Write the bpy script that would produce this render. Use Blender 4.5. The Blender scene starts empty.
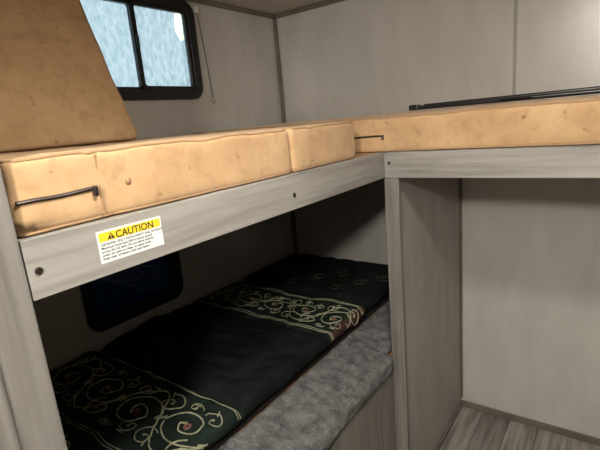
import bpy, bmesh, math, random
from mathutils import Vector, Matrix, noise, Euler
random.seed(4)
S=bpy.context.scene
S.view_settings.view_transform='Standard'
S.view_settings.look='None'

# ---------------------------------------------------------------- materials
def new_mat(name):
    m=bpy.data.materials.new(name); m.use_nodes=True
    nt=m.node_tree; b=nt.nodes['Principled BSDF']
    return m,nt,b
def simple(name,col,rough=.6,metal=0,spec=.5):
    m,nt,b=new_mat(name)
    b.inputs['Base Color'].default_value=(*col,1); b.inputs['Roughness'].default_value=rough
    b.inputs['Metallic'].default_value=metal; b.inputs['Specular IOR Level'].default_value=spec
    return m
def mottled(name,c1,c2,scale=(4,4,4),rough=.6,bump=.1,bscale=60,detail=6,spec=.5,metal=0,lo=.35,hi=.65,sheen=0,bdist=.003):
    m,nt,b=new_mat(name); N=nt.nodes; L=nt.links
    tc=N.new('ShaderNodeTexCoord'); mp=N.new('ShaderNodeMapping'); mp.inputs['Scale'].default_value=scale
    L.new(tc.outputs['Object'],mp.inputs['Vector'])
    n=N.new('ShaderNodeTexNoise'); n.inputs['Scale'].default_value=1; n.inputs['Detail'].default_value=detail
    n.inputs['Roughness'].default_value=.6
    L.new(mp.outputs['Vector'],n.inputs['Vector'])
    r=N.new('ShaderNodeValToRGB'); r.color_ramp.elements[0].position=lo; r.color_ramp.elements[1].position=hi
    r.color_ramp.elements[0].color=(*c1,1); r.color_ramp.elements[1].color=(*c2,1)
    L.new(n.outputs['Fac'],r.inputs['Fac']); L.new(r.outputs['Color'],b.inputs['Base Color'])
    b.inputs['Roughness'].default_value=rough; b.inputs['Specular IOR Level'].default_value=spec
    b.inputs['Metallic'].default_value=metal
    if sheen: b.inputs['Sheen Weight'].default_value=sheen
    if bump:
        n2=N.new('ShaderNodeTexNoise'); n2.inputs['Scale'].default_value=bscale; n2.inputs['Detail'].default_value=4
        L.new(tc.outputs['Object'],n2.inputs['Vector'])
        bp=N.new('ShaderNodeBump'); bp.inputs['Strength'].default_value=bump; bp.inputs['Distance'].default_value=bdist
        L.new(n2.outputs['Fac'],bp.inputs['Height']); L.new(bp.outputs['Normal'],b.inputs['Normal'])
    return m

M_wall=mottled('wall_vinyl',(.50,.48,.44),(.565,.545,.505),(9,9,3),.27,.08,45,8,spec=.7)
M_ceil=mottled('ceiling_vinyl',(.55,.53,.49),(.62,.60,.56),(5,5,5),.6,.05)
M_trim=mottled('trim_brown',(.12,.10,.08),(.18,.15,.125),(8,8,8),.5,.05)
M_lowbounce=mottled('low_bounce_wall',(.05,.045,.038),(.09,.078,.065),(30,30,3),.5,.05)  # for the unseen walls, coloured dark to cut bounced light in the bunks
def woodmat(name,c1,c2,c3,sc):
    m=mottled(name,c1,c3,sc,.5,.08,90,9,spec=.35,lo=.30,hi=.72)
    r=[n for n in m.node_tree.nodes if n.type=='VALTORGB'][0]
    e=r.color_ramp.elements.new(.5); e.color=(*c2,1)
    return m
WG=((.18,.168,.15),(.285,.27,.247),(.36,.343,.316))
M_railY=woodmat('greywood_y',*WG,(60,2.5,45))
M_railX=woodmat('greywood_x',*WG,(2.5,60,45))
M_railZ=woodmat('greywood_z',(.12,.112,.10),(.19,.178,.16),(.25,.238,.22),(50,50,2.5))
M_panel=mottled('panel_grey',(.30,.287,.262),(.37,.355,.325),(12,12,4),.5,.08,50)
M_ply=mottled('plywood',(.30,.16,.07),(.42,.24,.11),(3,30,3),.7,.1)
def foam_mat():
    m=mottled('tan_velour',(.42,.258,.132),(.56,.37,.205),(5,5,5),.9,.4,20,8,spec=.15,sheen=.12,bdist=.008,lo=.30,hi=.66)
    nt=m.node_tree;N=nt.nodes;L=nt.links;b=N['Principled BSDF']
    tc=[n for n in N if n.type=='TEX_COORD'][0]
    for sc,lo,hi,dc,fac,dist in((30,.28,.52,(.72,.68,.62),.5,.6),(7.5,.27,.36,(.50,.44,.38),.7,.3),(60,.26,.33,(.35,.28,.22),.6,0)):
        n=N.new('ShaderNodeTexNoise'); n.inputs['Scale'].default_value=sc; n.inputs['Detail'].default_value=7; n.inputs['Distortion'].default_value=dist
        L.new(tc.outputs['Object'],n.inputs['Vector'])
        r=N.new('ShaderNodeValToRGB'); r.color_ramp.elements[0].position=lo; r.color_ramp.elements[1].position=hi
        r.color_ramp.elements[0].color=(*dc,1); r.color_ramp.elements[1].color=(1,1,1,1)
        L.new(n.outputs['Fac'],r.inputs['Fac'])
        mx=N.new('ShaderNodeMixRGB'); mx.blend_type='MULTIPLY'; mx.inputs[0].default_value=fac
        src=b.inputs['Base Color'].links[0].from_socket
        L.new(src,mx.inputs[1]); L.new(r.outputs['Color'],mx.inputs[2]); L.new(mx.outputs[0],b.inputs['Base Color'])
    return m
M_foam=foam_mat()
M_pipe=simple('tan_piping',(.34,.21,.11),.85)
M_black=simple('black_frame',(.008,.008,.009),.38)
M_zip=simple('zip_tape',(.035,.025,.02),.6)
M_metal=simple('dark_metal',(.12,.10,.09),.35,.9)
M_screw=simple('screw',(.07,.06,.05),.4,.8)
M_rod=simple('rod_black',(.012,.012,.014),.3)
M_white=simple('label_white',(.75,.76,.75),.5)
M_yel=simple('label_yellow',(.80,.58,.03),.5)
M_ink=simple('label_ink',(.02,.02,.02),.6)
M_dark=mottled('quilt_black',(.004,.0055,.006),(.010,.014,.013),(12,12,12),.9,.5,30,5,spec=.15,bdist=.006)
M_quilt=mottled('quilt_green',(.006,.011,.009),(.014,.024,.019),(14,14,14),.9,.5,30,5,spec=.15,bdist=.006)
M_brown=mottled('quilt_trim',(.035,.018,.014),(.08,.042,.03),(40,40,40),.9,.4,40,5,spec=.15)
M_gold=mottled('thread_cream',(.20,.20,.12),(.40,.40,.27),(30,30,30),.8,0)
M_red=mottled('thread_red',(.10,.04,.03),(.22,.09,.07),(40,40,40),.8,0)
M_fleece=mottled('fleece_grey',(.07,.07,.07),(.20,.20,.198),(26,26,26),.95,1,120,8,spec=.1,sheen=.1,bdist=.010)
M_mat=mottled('mattress_ticking',(.02,.02,.022),(.035,.035,.04),(10,10,10),.9,.2)

# floor planks along Y
def floor_mat():
    m,nt,b=new_mat('floor_planks'); N=nt.nodes; L=nt.links
    tc=N.new('ShaderNodeTexCoord'); mp=N.new('ShaderNodeMapping'); mp.inputs['Rotation'].default_value=(0,0,math.pi/2)
    L.new(tc.outputs['Object'],mp.inputs['Vector'])
    br=N.new('ShaderNodeTexBrick'); br.inputs['Scale'].default_value=1
    br.inputs['Brick Width'].default_value=.9; br.inputs['Row Height'].default_value=.13; br.inputs['Mortar Size'].default_value=.002
    br.inputs['Color1'].default_value=(.24,.225,.205,1); br.inputs['Color2'].default_value=(.36,.345,.32,1); br.inputs['Mortar'].default_value=(.08,.07,.06,1)
    L.new(mp.outputs['Vector'],br.inputs['Vector'])
    m2=N.new('ShaderNodeMapping'); m2.inputs['Scale'].default_value=(40,3,10); L.new(tc.outputs['Object'],m2.inputs['Vector'])
    n=N.new('ShaderNodeTexNoise'); n.inputs['Scale'].default_value=1; n.inputs['Detail'].default_value=8; L.new(m2.outputs['Vector'],n.inputs['Vector'])
    r=N.new('ShaderNodeValToRGB'); r.color_ramp.elements[0].position=.35; r.color_ramp.elements[1].position=.65
    r.color_ramp.elements[0].color=(.35,.33,.31,1); r.color_ramp.elements[1].color=(1,1,1,1)
    L.new(n.outputs['Fac'],r.inputs['Fac'])
    mx=N.new('ShaderNodeMixRGB'); mx.blend_type='MULTIPLY'; mx.inputs[0].default_value=.9
    L.new(br.outputs['Color'],mx.inputs[1]); L.new(r.outputs['Color'],mx.inputs[2]); L.new(mx.outputs[0],b.inputs['Base Color'])
    b.inputs['Roughness'].default_value=.45
    return m
M_floor=floor_mat()
def glass_mat(name,tint,tl,fac):
    m=bpy.data.materials.new(name); m.use_nodes=True; nt=m.node_tree; N=nt.nodes; L=nt.links; N.clear()
    out=N.new('ShaderNodeOutputMaterial'); t=N.new('ShaderNodeBsdfTransparent'); t.inputs[0].default_value=(*tint,1)
    tr=N.new('ShaderNodeBsdfTranslucent'); tr.inputs[0].default_value=(*tl,1)
    g=N.new('ShaderNodeBsdfGlossy'); g.inputs['Roughness'].default_value=.05
    tc=N.new('ShaderNodeTexCoord'); mp=N.new('ShaderNodeMapping'); mp.inputs['Scale'].default_value=(60,60,28)
    L.new(tc.outputs['Object'],mp.inputs['Vector'])
    v=N.new('ShaderNodeTexNoise'); v.inputs['Scale'].default_value=1; v.inputs['Detail'].default_value=4
    L.new(mp.outputs['Vector'],v.inputs['Vector'])
    r=N.new('ShaderNodeValToRGB'); r.color_ramp.elements[0].position=.40; r.color_ramp.elements[1].position=.72
    r.color_ramp.elements[0].color=(fac*.35,)*3+(1,); r.color_ramp.elements[1].color=(fac,)*3+(1,)
    L.new(v.outputs['Fac'],r.inputs['Fac'])
    m1=N.new('ShaderNodeMixShader'); L.new(r.outputs['Color'],m1.inputs[0]); L.new(t.outputs[0],m1.inputs[1]); L.new(tr.outputs[0],m1.inputs[2])
    m2=N.new('ShaderNodeMixShader'); m2.inputs[0].default_value=.05; L.new(m1.outputs[0],m2.inputs[1]); L.new(g.outputs[0],m2.inputs[2])
    L.new(m2.outputs[0],out.inputs[0]); return m
M_glass=glass_mat('wet_glass',(.93,.98,1.0),(.62,.70,.74),.8)
M_glassdark=glass_mat('tinted_glass',(.016,.032,.055),(.008,.014,.024),.3)

# ---------------------------------------------------------------- helpers
def link(o,parent=None):
    S.collection.objects.link(o)
    if parent: o.parent=parent
    return o
def empty(name,loc=(0,0,0)):
    e=bpy.data.objects.new(name,None); e.empty_display_size=.05; e.location=loc; return link(e)
def mesh_obj(name,bm,mat,parent=None,smooth=False):
    me=bpy.data.meshes.new(name); bmesh.ops.recalc_face_normals(bm,faces=bm.faces[:]); bm.to_mesh(me); bm.free()
    if smooth:
        for p in me.polygons: p.use_smooth=True
    o=bpy.data.objects.new(name,me); o.data.materials.append(mat)
    return link(o,parent)
def addbox(bm,lo,hi):
    c=[(a+b)/2 for a,b in zip(lo,hi)]; s=[b-a for a,b in zip(lo,hi)]
    bmesh.ops.create_cube(bm,size=1,matrix=Matrix.Translation(c)@Matrix.Diagonal((*s,1)))
def box(name,lo,hi,mat,parent=None,bev=0):
    bm=bmesh.new(); addbox(bm,lo,hi)
    o=mesh_obj(name,bm,mat,parent)
    if bev:
        md=o.modifiers.new('b','BEVEL'); md.width=bev; md.segments=2; md.limit_method='ANGLE'
    return o
def cyl(name,c,r,h,axis,mat,parent=None,seg=24,bev=0):
    bm=bmesh.new(); q=Vector((0,0,1)).rotation_difference(Vector(axis)).to_matrix().to_4x4()
    bmesh.ops.create_cone(bm,cap_ends=True,segments=seg,radius1=r,radius2=r,depth=h,matrix=Matrix.Translation(c)@q)
    o=mesh_obj(name,bm,mat,parent)
    if bev:
        md=o.modifiers.new('b','BEVEL'); md.width=bev; md.segments=2; md.limit_method='ANGLE'
    return o
def tube(name,polys,r,mat,parent=None,cyclic=False,res=2):
    cu=bpy.data.curves.new(name,'CURVE'); cu.dimensions='3D'; cu.bevel_depth=r; cu.bevel_resolution=res; cu.use_fill_caps=True
    for pts in polys:
        sp=cu.splines.new('POLY'); sp.points.add(len(pts)-1)
        for i,p in enumerate(pts): sp.points[i].co=(*p,1)
        sp.use_cyclic_u=cyclic
    cu.materials.append(mat); o=bpy.data.objects.new(name,cu); return link(o,parent)

# ---------------------------------------------------------------- dimensions (m)
XL,YB,XI,YI=-1.684,2.20,-.674,1.429
ZB,ZT,ZC,YE=1.376,1.466,2.2015,.2526
XR,YN=1.35,-1.6
T=.04
W1=(.915,1.566,1.742,2.178)
W2=(.80,1.275,.835,1.27)

# ---------------------------------------------------------------- shell
bm=bmesh.new()
hs=[(w[0]+.02,w[1]-.02,w[2]+.02,w[3]-.02) for w in (W1,W2)]
ys=sorted({YE-.06,YB+T,*[h[0] for h in hs],*[h[1] for h in hs]}); zs=sorted({0,ZC,*[h[2] for h in hs],*[h[3] for h in hs]})
for i in range(len(ys)-1):
    for j in range(len(zs)-1):
        yc=(ys[i]+ys[i+1])/2; zc=(zs[j]+zs[j+1])/2
        if any(h[0]<yc<h[1] and h[2]<zc<h[3] for h in hs): continue
        addbox(bm,(XL-T,ys[i],zs[j]),(XL,ys[i+1],zs[j+1]))
mesh_obj('wall_left',bm,M_wall)
box('wall_back',(XL,YB,0),(XR+T,YB+T,ZC),M_wall)
box('wall_right',(XR,YN-T,0),(XR+T,YB,ZC),M_lowbounce)
box('wall_front',(XI-.03,YN-T,0),(XR,YN,ZC),M_lowbounce)
box('wall_partition',(XL,YE-.06,0),(XI-.035,YE-.02,ZC),M_panel)
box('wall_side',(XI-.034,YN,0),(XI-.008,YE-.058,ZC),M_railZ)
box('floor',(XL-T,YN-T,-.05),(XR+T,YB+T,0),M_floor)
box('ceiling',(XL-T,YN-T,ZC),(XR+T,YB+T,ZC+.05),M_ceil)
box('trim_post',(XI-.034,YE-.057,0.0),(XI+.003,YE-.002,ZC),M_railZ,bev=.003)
box('trim_ceiling_left',(XL,YE,ZC-.022),(XL+.012,YB-.002,ZC-.001),M_trim,bev=.003)
box('trim_ceiling_back',(XL+.013,YB-.012,ZC-.022),(XR-.002,YB,ZC-.001),M_trim,bev=.003)
box('trim_corner_upper',(XL,YB-.020,ZT+.01),(XL+.020,YB,ZC-.023),M_trim,bev=.008)
box('trim_corner_lower',(XL,YB-.022,.70),(XL+.022,YB,1.43),M_trim,bev=.008)
box('trim_seam_upper',(-.412,YB-.002,1.60),(-.398,YB,ZC-.023),M_panel,bev=.001)
box('trim_corner_right',(-.638,YB-.01,.05),(-.628,YB,1.43),M_trim,bev=.003)
box('baseboard_back',(-.636,YB-.012,0),(XR-.002,YB,.035),M_trim,bev=.003)
box('baseboard_left',(-.638,1.455,0),(-.627,YB-.013,.03),M_trim,bev=.003)

# ---------------------------------------------------------------- windows
def rrect(y0,y1,z0,z1,r,n=8):
    P=[]
    for cy,cz,a0 in((y1-r,z1-r,0),(y0+r,z1-r,90),(y0+r,z0+r,180),(y1-r,z0+r,270)):
        for i in range(n+1):
            a=math.radians(a0+90*i/n); P.append((cy+r*math.cos(a),cz+r*math.sin(a)))
    return P
def ring(name,w,fw,x0,x1,r,mat,parent):
    A=rrect(*w,r); y0,y1,z0,z1=w; B=rrect(y0+fw,y1-fw,z0+fw,z1-fw,max(r-fw,.012))
    bm=bmesh.new(); V={}
    for k,(P,x) in enumerate(((A,x0),(A,x1),(B,x1),(B,x0))):
        V[k]=[bm.verts.new((x,y,z)) for y,z in P]
    n=len(A)
    for k in range(4):
        a=V[k]; b=V[(k+1)%4]
        for i in range(n): bm.faces.new((a[i],a[(i+1)%n],b[(i+1)%n],b[i]))
    o=mesh_obj(name,bm,mat,parent); md=o.modifiers.new('b','BEVEL'); md.width=.004; md.segments=3; md.limit_method='ANGLE'
    return o
def window(name,w,glass,mull):
    e=empty(name,(0,0,0))
    ring('frame',w,.042,XL-.03,XL+.018,.06,M_black,e)
    y0,y1,z0,z1=w
    if mull is None:
        ring('sash',(y0+.036,y1-.036,z0+.036,z1-.036),.016,XL-.02,XL+.006,.03,M_black,e)
        box('glass',(XL-.012,y0+.045,z0+.045),(XL-.008,y1-.045,z1-.045),glass,e)
    else:
        ring('sash_fixed',(y0+.036,mull+.012,z0+.036,z1-.036),.018,XL-.022,XL+.002,.03,M_black,e)
        ring('sash_sliding',(mull-.012,y1-.036,z0+.036,z1-.036),.022,XL-.008,XL+.012,.03,M_black,e)
        box('glass_fixed',(XL-.02,y0+.045,z0+.045),(XL-.017,mull,z1-.045),glass,e)
        box('glass_sliding',(XL-.004,mull+.002,z0+.045),(XL-.001,y1-.045,z1-.045),glass,e)
        box('latch',(XL+.012,mull-.008,1.95),(XL+.022,mull+.004,2.0),M_black,e,bev=.003)
    return e
window('window_1',W1,M_glass,1.236)
window('window_2',W2,M_glassdark,None)
e=empty('blind_cord')
box('bracket',(XL,1.575,2.13),(XL+.02,1.60,2.16),simple('white_plastic',(.75,.75,.72),.4),e,bev=.003)
tube('cord',[[(XL+.012,1.588+.035*math.sin(t*1.4)*1.0,2.14-.40*t) for t in [i/20 for i in range(21)]]],.0022,M_trim,e)
bm=bmesh.new(); bmesh.ops.create_uvsphere(bm,u_segments=16,v_segments=10,radius=.009,matrix=Matrix.Translation((XL+.012,1.623,1.735))@Matrix.Diagonal((1,1,1.5,1)))
mesh_obj('bead',bm,simple('bead',(.5,.36,.2),.5),e,True)
# globe on a pole, added outside to put a glare spot in the window
e=empty('glare_standin',(-4.0,3.53,0))
cyl('pole',(0,0,1.0),.012,3.1,(0,0,1),simple('pole_steel',(.6,.7,.7),.5),e)
me_=bpy.data.materials.new('glare_globe'); me_.use_nodes=True
b=me_.node_tree.nodes['Principled BSDF']; b.inputs['Base Color'].default_value=(.5,.6,.2,1); b.inputs['Emission Color'].default_value=(.95,1,.42,1); b.inputs['Emission Strength'].default_value=7
bm=bmesh.new(); bmesh.ops.create_uvsphere(bm,u_segments=24,v_segments=16,radius=.055,matrix=Matrix.Translation((0,0,2.72))@Matrix.Diagonal((1,1,2.8,1)))
mesh_obj('globe',bm,me_,e,True)
cyl('cap',(0,0,2.885),.03,.03,(0,0,1),M_black,e)

# ---------------------------------------------------------------- bunk structure
e=empty('upper_bunk_frame')
box('rail_left',(XI-.02,YE,ZB),(XI,YI+.0195,ZT),M_railY,e,bev=.0015)
box('rail_right',(XI+.0005,YI,ZB),(XR-.002,YI+.019,ZT),M_railX,e,bev=.0015)
box('deck_left',(XL+.002,YE,1.440),(XI-.0205,YB-.026,1.4655),M_ply,e)
box('deck_right',(XI-.02,YI+.0195,1.440),(XR-.002,YB-.026,1.4655),M_ply,e)
for i,(x,y,z,ax) in enumerate(((XI+.001,.268,1.418,(1,0,0)),(XI+.001,.894,1.414,(1,0,0)),(-.655,YI-.001,1.428,(0,-1,0)),(.0,YI-.001,1.42,(0,-1,0)))):
    cyl('screw_%d'%i,(x,y,z),.0055,.004,ax,M_screw,e,16,.001)
e=empty('bunk_divider')
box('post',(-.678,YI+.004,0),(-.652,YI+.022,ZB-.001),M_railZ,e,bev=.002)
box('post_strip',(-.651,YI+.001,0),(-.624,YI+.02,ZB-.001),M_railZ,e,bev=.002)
box('panel',(-.66,YI+.0225,0),(-.639,YB-.002,1.438),M_panel,e)
e=empty('lower_bunk_frame')
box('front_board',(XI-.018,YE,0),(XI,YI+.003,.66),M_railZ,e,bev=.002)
box('deck',(XL+.002,YE,.645),(XI-.019,YB-.026,.668),M_ply,e)

# ---------------------------------------------------------------- label
e=empty('caution_label')
y0,y1,z0,z1=.362,.486,1.3975,1.4505; X=XI
box('paper',(X,y0,z0),(X+.0008,y1,z1),M_white,e)
box('header',(X+.0008,y0+.003,z1-.0175),(X+.0012,y1-.003,z1-.003),M_yel,e)
TR=Matrix(((0,0,1,0),(1,0,0,0),(0,1,0,0),(0,0,0,1)))
def text(name,s,size,y,z,mat,parent,x,bold=0,align='LEFT'):
    cu=bpy.data.curves.new(name,'FONT'); cu.body=s; cu.size=size; cu.extrude=.00008; cu.offset=bold; cu.align_x=align
    cu.materials.append(mat); o=bpy.data.objects.new(name,cu); link(o,parent)
    o.matrix_local=Matrix.Translation((x,y,z))@TR; return o
text('heading','CAUTION',.0165,(y0+y1)/2+.008,z1-.0163,M_ink,e,X+.0014,.0002,'CENTER')
bm=bmesh.new(); cy,cz=y0+.024,z1-.0155
vs=[bm.verts.new((X+.0016,cy+a,cz+b)) for a,b in((-.0065,0),(.0065,0),(0,.011))]; bm.faces.new(vs); mesh_obj('triangle',bm,M_ink,e)
text('mark','!',.010,cy,cz+.0012,M_yel,e,X+.0018,.0002,'CENTER')
lines=["USE BUNK ONLY WITH SAFETY RAIL IN PLACE","Maximum bunk load 300 lb evenly spread","across the full deck. Do not allow children","under six years to sleep on upper bunk.","Keep clear of heaters and open flame."]
for i,l in enumerate(lines):
    text('line_%d'%i,l,.0058,y0+.004,z1-.0245-.0058*i,M_ink,e,X+.001,.00006)

# ---------------------------------------------------------------- cushions
def axis_coords(h,r,step):
    c=[h-r+r*math.sin(math.radians(a)) for a in (0,22,45,67,90)]
    n=max(2,int(2*(h-r)/step)); mid=[-(h-r)+2*(h-r)*i/n for i in range(1,n)]
    return [-v for v in reversed(c)]+mid+c
def soft_box(size,r,step):
    hx,hy,hz=[s/2 for s in size]; A=[axis_coords(hx,r,step),axis_coords(hy,r,step),axis_coords(hz,r,step)]
    H=(hx,hy,hz); bm=bmesh.new(); cache={}
    def rnd(p):
        inn=[max(-(H[i]-r),min(H[i]-r,p[i])) for i in range(3)]; d=Vector([p[i]-inn[i] for i in range(3)])
        m=d.length
        if m<1e-9: return Vector(p)
        return Vector(inn)+d/m*r
    def vert(p):
        k=tuple(round(v,6) for v in p)
        if k not in cache: cache[k]=bm.verts.new(rnd(p))
        return cache[k]
    for ax in range(3):
        u,v=[i for i in range(3) if i!=ax]
        for s in(-1,1):
            for i in range(len(A[u])-1):
                for j in range(len(A[v])-1):
                    q=[]
                    for a,b in((i,j),(i+1,j),(i+1,j+1),(i,j+1)):
                        p=[0,0,0]; p[ax]=s*H[ax]; p[u]=A[u][a]; p[v]=A[v][b]; q.append(vert(p))
                    try: bm.faces.new(q)
                    except ValueError: pass
    return bm
def make_deform(size,bulge,amp,seed,freq=5,shear=0,creases=()):
    hx,hy,hz=[s/2 for s in size]
    def f(p):
        ux,uy,uz=p[0]/hx,p[1]/hy,p[2]/hz
        q=Vector(p)
        if p[2]>0: q.z+=bulge*(1-min(1,abs(ux))**4)*(1-min(1,abs(uy))**4)*max(0,uz)
        n=noise.noise_vector(Vector(p)*freq+Vector((seed*3.1,seed*7.7,seed)))
        n2=noise.noise_vector(Vector(p)*freq*3.4+Vector((seed,seed*2.7,9)))
        n3=noise.noise_vector(Vector((p[0]*22,p[1]*22,p[2]*9))+Vector((seed,3,1)))
        d=(n+n2*.5)*amp+n3*amp*.2
        if p[2]<-hz*.8: d.z=0
        d.z=-abs(d.z) if p[2]>0 else d.z
        q=q+d
        for ax,pos,w,dep in creases:
            g=math.exp(-(((p[ax]-pos)+.25*p[2])/w)**2)*dep
            o=1-ax
            h=(hx,hy)[o]
            if abs(p[o])>h*.93: q[o]-=g*(1 if p[o]>0 else -1)
            if p[2]>hz*.8: q.z-=g*.6
        q.x-=shear*p[2]
        return q
    return f
def loop_pts(size,z,inset,r,n=8,step=.03):
    hx,hy=size[0]/2-inset,size[1]/2-inset; P=[]
    cs=((hx-r,hy-r,0),(-hx+r,hy-r,90),(-hx+r,-hy+r,180),(hx-r,-hy+r,270))
    raw=[]
    for cx,cy,a0 in cs:
        for i in range(n+1):
            a=math.radians(a0+90*i/n); raw.append(Vector((cx+r*math.cos(a),cy+r*math.sin(a),z)))
    for i in range(len(raw)):
        a,b=raw[i],raw[(i+1)%len(raw)]; L=(b-a).length; k=max(1,int(L/step))
        for j in range(k): P.append(a.lerp(b,j/k))
    return P
def cushion(name,size,loc,rot=(0,0,0),r=.02,bulge=.0,amp=.006,seed=1,step=.016,piping=True,mat=None,shear=0,creases=()):
    e=empty(name,loc); e.rotation_euler=rot
    f=make_deform(size,bulge,amp,seed,shear=shear,creases=creases)
    bm=soft_box(size,r,step)
    for v in bm.verts: v.co=f(v.co)
    mesh_obj('cover',bm,mat or M_foam,e,True)
    if piping:
        k=r*.29
        for nm,z in(('piping_top',size[2]/2-k),('piping_bottom',-size[2]/2+k)):
            tube(nm,[[f(p) for p in loop_pts(size,z,k+.0005,r,step=.015)]],.0028,M_pipe,e,True)
    return e,f
def zipper(parent,f,a,b,out,n=20):
    a,b,out=Vector(a),Vector(b),Vector(out)
    pts=[f(a.lerp(b,i/n))+out*.0005 for i in range(n+1)]
    tube('zipper',[pts],.0032,M_zip,parent)
    tube('zip_teeth',[[p+out*.003 for p in pts]],.0013,M_metal,parent)
    p=pts[-1]
    bm=bmesh.new(); addbox(bm,tuple(p+out*.003-Vector((.004,.004,.013))),tuple(p+out*.003+Vector((.004,.004,.004))))
    o=mesh_obj('zip_slider',bm,M_metal,parent); md=o.modifiers.new('b','BEVEL'); md.width=.002; md.segments=2
zc=ZT+.0005
sz=(.985,.66,.116); L1=(-1.1765,.255+.33,zc+.058)
c1,f1=cushion('bunk_cushion',sz,L1,seed=1,amp=.0055,r=.014,creases=((1,-.19,.010,.005),(1,.05,.02,.003),(1,.20,.014,.003)))
hx=sz[0]/2
zipper(c1,f1,(hx,.262-L1[1],-.004),(hx,.381-L1[1],-.004),(1,0,0))
tube('seam',[[f1(Vector((hx,.392-L1[1],z)))+Vector((.0004,0,0)) for z in [-.05+.1*i/10 for i in range(11)]]],.0018,M_pipe,c1)
bm=bmesh.new(); pt=f1(Vector((hx,.445-L1[1],-.002))); bmesh.ops.create_icosphere(bm,subdivisions=2,radius=.006,matrix=Matrix.Translation(pt)@Matrix.Diagonal((.6,1,1.2,1))); mesh_obj('pilling',bm,M_pipe,c1,True)
sz2=(.985,.340,.116); L2=(-1.1785,.920+.170,zc+.058)
c2,f2=cushion('bunk_cushion',sz2,L2,seed=2,amp=.005,r=.014,creases=((1,-.06,.012,.003),))
sz3=(2.90,.745,.120); L3=(-1.66+1.45+.0,YI-.010+.3725,zc+.060)
c3,f3=cushion('bunk_cushion',sz3,L3,seed=5,amp=.006,step=.022,r=.014,bulge=.010,creases=((0,-.44,.014,.005),(0,.02,.014,.003)))
zipper(c3,f3,(-.785-L3[0],-sz3[1]/2,-.008),(-.668-L3[0],-sz3[1]/2,-.008),(0,-1,0))
# leaning cushion, foam sagged so that its foot sits flat on the mattress top
sh=.455
sz4=(.125,.75,.60)
fx,fz=-1.235,zc+.1165
c4,f4=cushion('backrest_cushion',sz4,(fx-.0625-sh*.30,.875-.375,fz+.30),seed=7,amp=.008,r=.020,piping=False,shear=sh)
k=.006
for nm,s in(('piping_front',1),('piping_rear',-1)):
    P=[]
    for p in loop_pts((sz4[2],sz4[1]),0,k,.020):
        P.append(f4(Vector((s*(sz4[0]/2-k),p.y,p.x))))
    tube(nm,[P],.0034,M_pipe,c4,True)

# ---------------------------------------------------------------- rods on cushion
e=empty('curtain_rod')
zr=zc+.120+.010+.008
tube('rod_a',[[(-.625,1.60,zr),(1.2,1.60,zr)]],.007,M_rod,e,res=4)
tube('rod_b',[[(-.60,1.63,zr+.006),(1.2,1.618,zr+.014)]],.006,M_rod,e,res=4)
box('end_bracket',(-.645,1.592,zr-.007),(-.61,1.638,zr+.012),M_rod,e,bev=.004)
tube('clip',[[(-.33,1.60,zr),(-.33,1.585,zr+.002),(-.24,1.585,zr+.002)]],.003,M_rod,e)

# ---------------------------------------------------------------- lower bunk bedding
cushion('mattress',(.76,1.90,.053),(-1.295,.265+.95+.005,.669+.0265),seed=11,amp=.003,r=.02,mat=M_mat,piping=False,step=.05)
# fleece throw along the ledge
prof=[(-.868,.675)]+[(-.866+(.161)*i/15,.722-.028*(i/15)**.8) for i in range(16)]
prof+=[(-.690+.020*math.sin(a),.676+.016*math.cos(a)) for a in [math.radians(d) for d in(20,45,70,90)]]
prof+=[(-.669,.66),(-.668,.645),(-.668,.634)]
ys_=[YE+.01+(YI-.012-YE-.01)*j/160 for j in range(161)]
def frow(y,prof):
    row=[]
    for i,(x,z) in enumerate(prof):
        n=noise.noise(Vector((x*12,y*7,z*14)))*.013+noise.noise(Vector((x*45,y*45,z*45+5)))*.006+noise.noise(Vector((x*110,y*110,z*60)))*.002
        n=abs(n)+.001
        if i<=16: row.append((x,y,z+n-(.001 if i<2 else 0)))
        else:
            w=1 if i>18 else .6
            row.append((x+n*w,y,z+n*(1-w)-(noise.noise(Vector((y*6,3,1)))*.02 if i==len(prof)-1 else 0)))
    return row
def grid(rows):
    bm=bmesh.new()
    V=[[bm.verts.new(p) for p in r] for r in rows]
    for j in range(len(V)-1):
        for i in range(len(V[0])-1): bm.faces.new((V[j][i],V[j][i+1],V[j+1][i+1],V[j+1][i]))
    o=mesh_obj('fleece_throw',bm,M_fleece,None,True); md=o.modifiers.new('s','SOLIDIFY'); md.thickness=.004; md.offset=-1
grid([frow(y,prof) for y in ys_])
prof2=[(min(x,-.705),z) for x,z in prof[:17]]
grid([frow(YI-.0115+(YB-.03-YI+.0115)*j/90,prof2)+[(-.696,YI-.0115+(YB-.03-YI+.0115)*j/90,.682)] for j in range(91)])

# quilt -----------------------------------------------------------
qs=(.80,1.345,.058); ql=(-1.277,.295+.6725,.7245+.029)
qe=empty('patterned_quilt',ql)
def qdef(p):
    p=Vector(p); y=p.y+ql[1]
    z=p.z
    if p.z>-.01:
        crease=math.exp(-((y-.815)/.02)**2)*.022+math.exp(-((y-1.30)/.03)**2)*.006
        puff=.010*max(0,1-((y-1.05)/.25)**2)
        k=(p.z+.01)/.039
        wr=noise.noise(Vector((p.x*3+y*4,y*16-p.x*5,2)))
        z+=(puff-crease)*k+k*.011*noise.noise(Vector((p.x*6,p.y*6,1)))+k*.006*noise.noise(Vector((p.x*17,p.y*17,4)))+k*.007*(1-abs(wr)*2)**3
    x=p.x+(.010*noise.noise(Vector((y*6,2,p.z*8))) if p.x>.3 else 0)
    return Vector((x,p.y,z))
bm=soft_box(qs,.026,.012)
meta=[(f.calc_center_median().copy()) for f in bm.faces]
for v in bm.verts: v.co=qdef(v.co)
qo=mesh_obj('quilt_body',bm,M_quilt,qe,True)
qo.data.materials.append(M_dark); qo.data.materials.append(M_brown)
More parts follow.
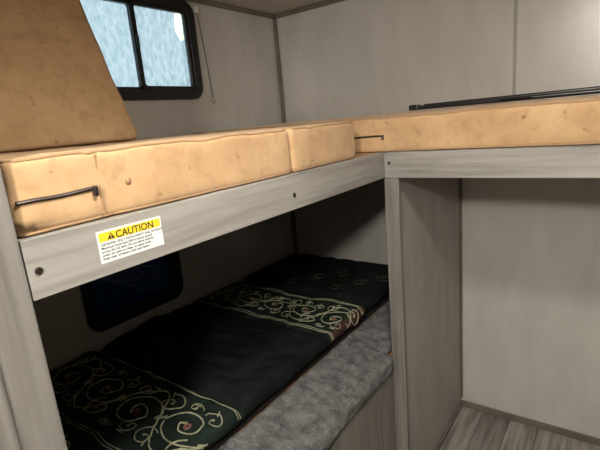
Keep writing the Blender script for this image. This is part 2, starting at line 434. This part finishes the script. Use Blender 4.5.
for p,c in zip(qo.data.polygons,meta):
    y=c.y+ql[1]
    if .82<y<1.30: p.material_index=1
    elif c.x>qs[0]/2-.020 and (1.32<y<1.60): p.material_index=2
hx,hz,rr=qs[0]/2,qs[2]/2,.026
def surf(s,y,off=.0008):
    s=s-ql[0]; y=y-ql[1]; a0=hx-rr
    if s<=a0: p=Vector((s,y,hz)); n=Vector((0,0,1))
    else:
        a=(s-a0)/rr
        if a<math.pi/2: n=Vector((math.sin(a),0,math.cos(a))); p=Vector((a0,y,hz-rr))+n*rr
        else: n=Vector((1,0,0)); p=Vector((hx,y,hz-rr-(s-a0-rr*math.pi/2)))
    return qdef(p)+n*off
def path(pts): return [surf(*p) for p in pts]
gold=[];fine=[];red=[]
xa,xb=-1.64,-.86
def band(ya,yb,n=4,edges=(1,1)):
    for y,on in((ya,edges[0]),(ya+.010,edges[0]),(yb,edges[1]),(yb-.010,edges[1])):
        if on: fine.append(path([(xa+(xb-xa)*i/60,y+.004*math.sin(i*.4)) for i in range(61)]))
    ym=(ya+yb)/2; h=(yb-ya)/2-.026
    w=(xb-xa)/n
    gold.append(path([(xa+(xb-xa)*i/120,ym+h*.80*math.sin(i/120*n*math.pi)) for i in range(121)]))
    for i in range(n):
        cx=xa+w*(i+.5); s=1 if i%2==0 else -1
        for (ox,oy,R,dr,ph,turn,dst) in((0,-s*.12*h,h*.62,1,0,3.2,gold),(w*.36,s*h*.50,h*.36,-1,2,2.6,gold),(-w*.34,s*h*.62,h*.28,-1,1,2.4,fine),(w*.26,-s*h*.55,h*.24,1,3,2.2,fine),(-w*.22,-s*h*.72,h*.18,-1,0,2,fine)):
            P=[]
            for k in range(46):
                t=k/45; a=ph+dr*s*t*turn*math.pi; r=R*(1-t*.85)
                P.append((cx+ox+r*math.cos(a)*1.25,ym+oy+r*math.sin(a)))
            dst.append(path(P))
            ex,ey=P[-1]
            dst.append(path([(ex+.004*math.cos(a),ey+.004*math.sin(a)) for a in range(7)]))
        for k in range(6):
            a=k*1.05+i; lx,ly=cx+w*.42*math.cos(a),ym+h*.88*math.sin(a)
            gold.append(path([(lx+.022*t*math.cos(a+1.2),ly+.022*t*math.sin(a+1.2)) for t in(0,.25,.5,.75,1)]))
        fx_,fy_=cx+w*.02,ym-s*h*.12
        for R in(.005,.010):
            red.append(path([(fx_+R*math.cos(a*.5)*(1+.2*math.cos(a*2.5)),fy_+R*math.sin(a*.5)*(1+.2*math.cos(a*2.5))) for a in range(13)]))
band(.50,.80,4); band(1.325,1.585,5); band(.32,.485,5,(1,0))
def ftube(name,polys,r,mat): tube(name,polys,r,mat,qe,res=1)
ftube('scroll_embroidery',gold,.0026,M_gold); ftube('fine_embroidery',fine,.0017,M_gold); ftube('flower_embroidery',red,.0020,M_red)
# folded dark blanket at far end
fe,ff=cushion('folded_blanket',(.785,.50,.068),(-1.276,1.66+.25,.7245+.034),seed=21,amp=.012,r=.03,mat=M_dark,piping=False,step=.018)
gp=[]
for k in range(9):
    cx=-.34+.085*k; cy=-.12+.10*((k*7)%3-.6)
    gp.append([ff(Vector((cx+.045*(1-t/30)*math.cos(t*.35+k),cy+.045*(1-t/30)*math.sin(t*.35+k),.034)))+Vector((0,0,.001)) for t in range(26)])
M_olive=simple('thread_olive',(.06,.06,.03),.8)
tube('stitching',gp,.0016,M_olive,fe,res=1)

# ---------------------------------------------------------------- lights
M_lampw=simple('lamp_white',(.8,.8,.78),.4)
def lamp(name,x,y,power,size,col,globe=False):
    e=empty(name,(x,y,ZC))
    cyl('housing',(0,0,-.009),size*.62,.016,(0,0,1),M_lampw,e,32,.003)
    if globe:
        l=bpy.data.lights.new(name+'_bulb','POINT'); l.shadow_soft_size=.08; z=-.12
        cyl('stem',(0,0,-.025),.012,.03,(0,0,1),M_lampw,e)
    else:
        l=bpy.data.lights.new(name+'_led','AREA'); l.shape='DISK'; l.size=size; z=-.02
    l.energy=power; l.color=col
    o=bpy.data.objects.new('bulb',l); link(o,e); o.location=(0,0,z)
lamp('backrest_fill',-.15,.50,17,.2,(1,.94,.84))  # fill lamp out of view, placed to brighten the leaning cushion
lamp('globe_light',.15,-.85,108,.2,(1,.94,.85),True)
w=bpy.data.worlds.new('World'); S.world=w; w.use_nodes=True
bg=w.node_tree.nodes['Background']; bg.inputs[0].default_value=(.66,.78,.82,1); bg.inputs[1].default_value=1.4

# ---------------------------------------------------------------- camera
R=((.81182,.5774,-.08689),(.0626,-.23402,-.97021),(-.58054,.7822,-.22613))
cam=bpy.data.cameras.new('camera'); co=bpy.data.objects.new('camera',cam); link(co)
m=Matrix(((R[0][0],-R[1][0],-R[2][0]),(R[0][1],-R[1][1],-R[2][1]),(R[0][2],-R[1][2],-R[2][2])))
co.matrix_world=Matrix.Translation((0,0,1.5942))@m.to_4x4()
cam.sensor_width=36; cam.lens=444.13/600*36; cam.clip_start=.02
S.camera=co
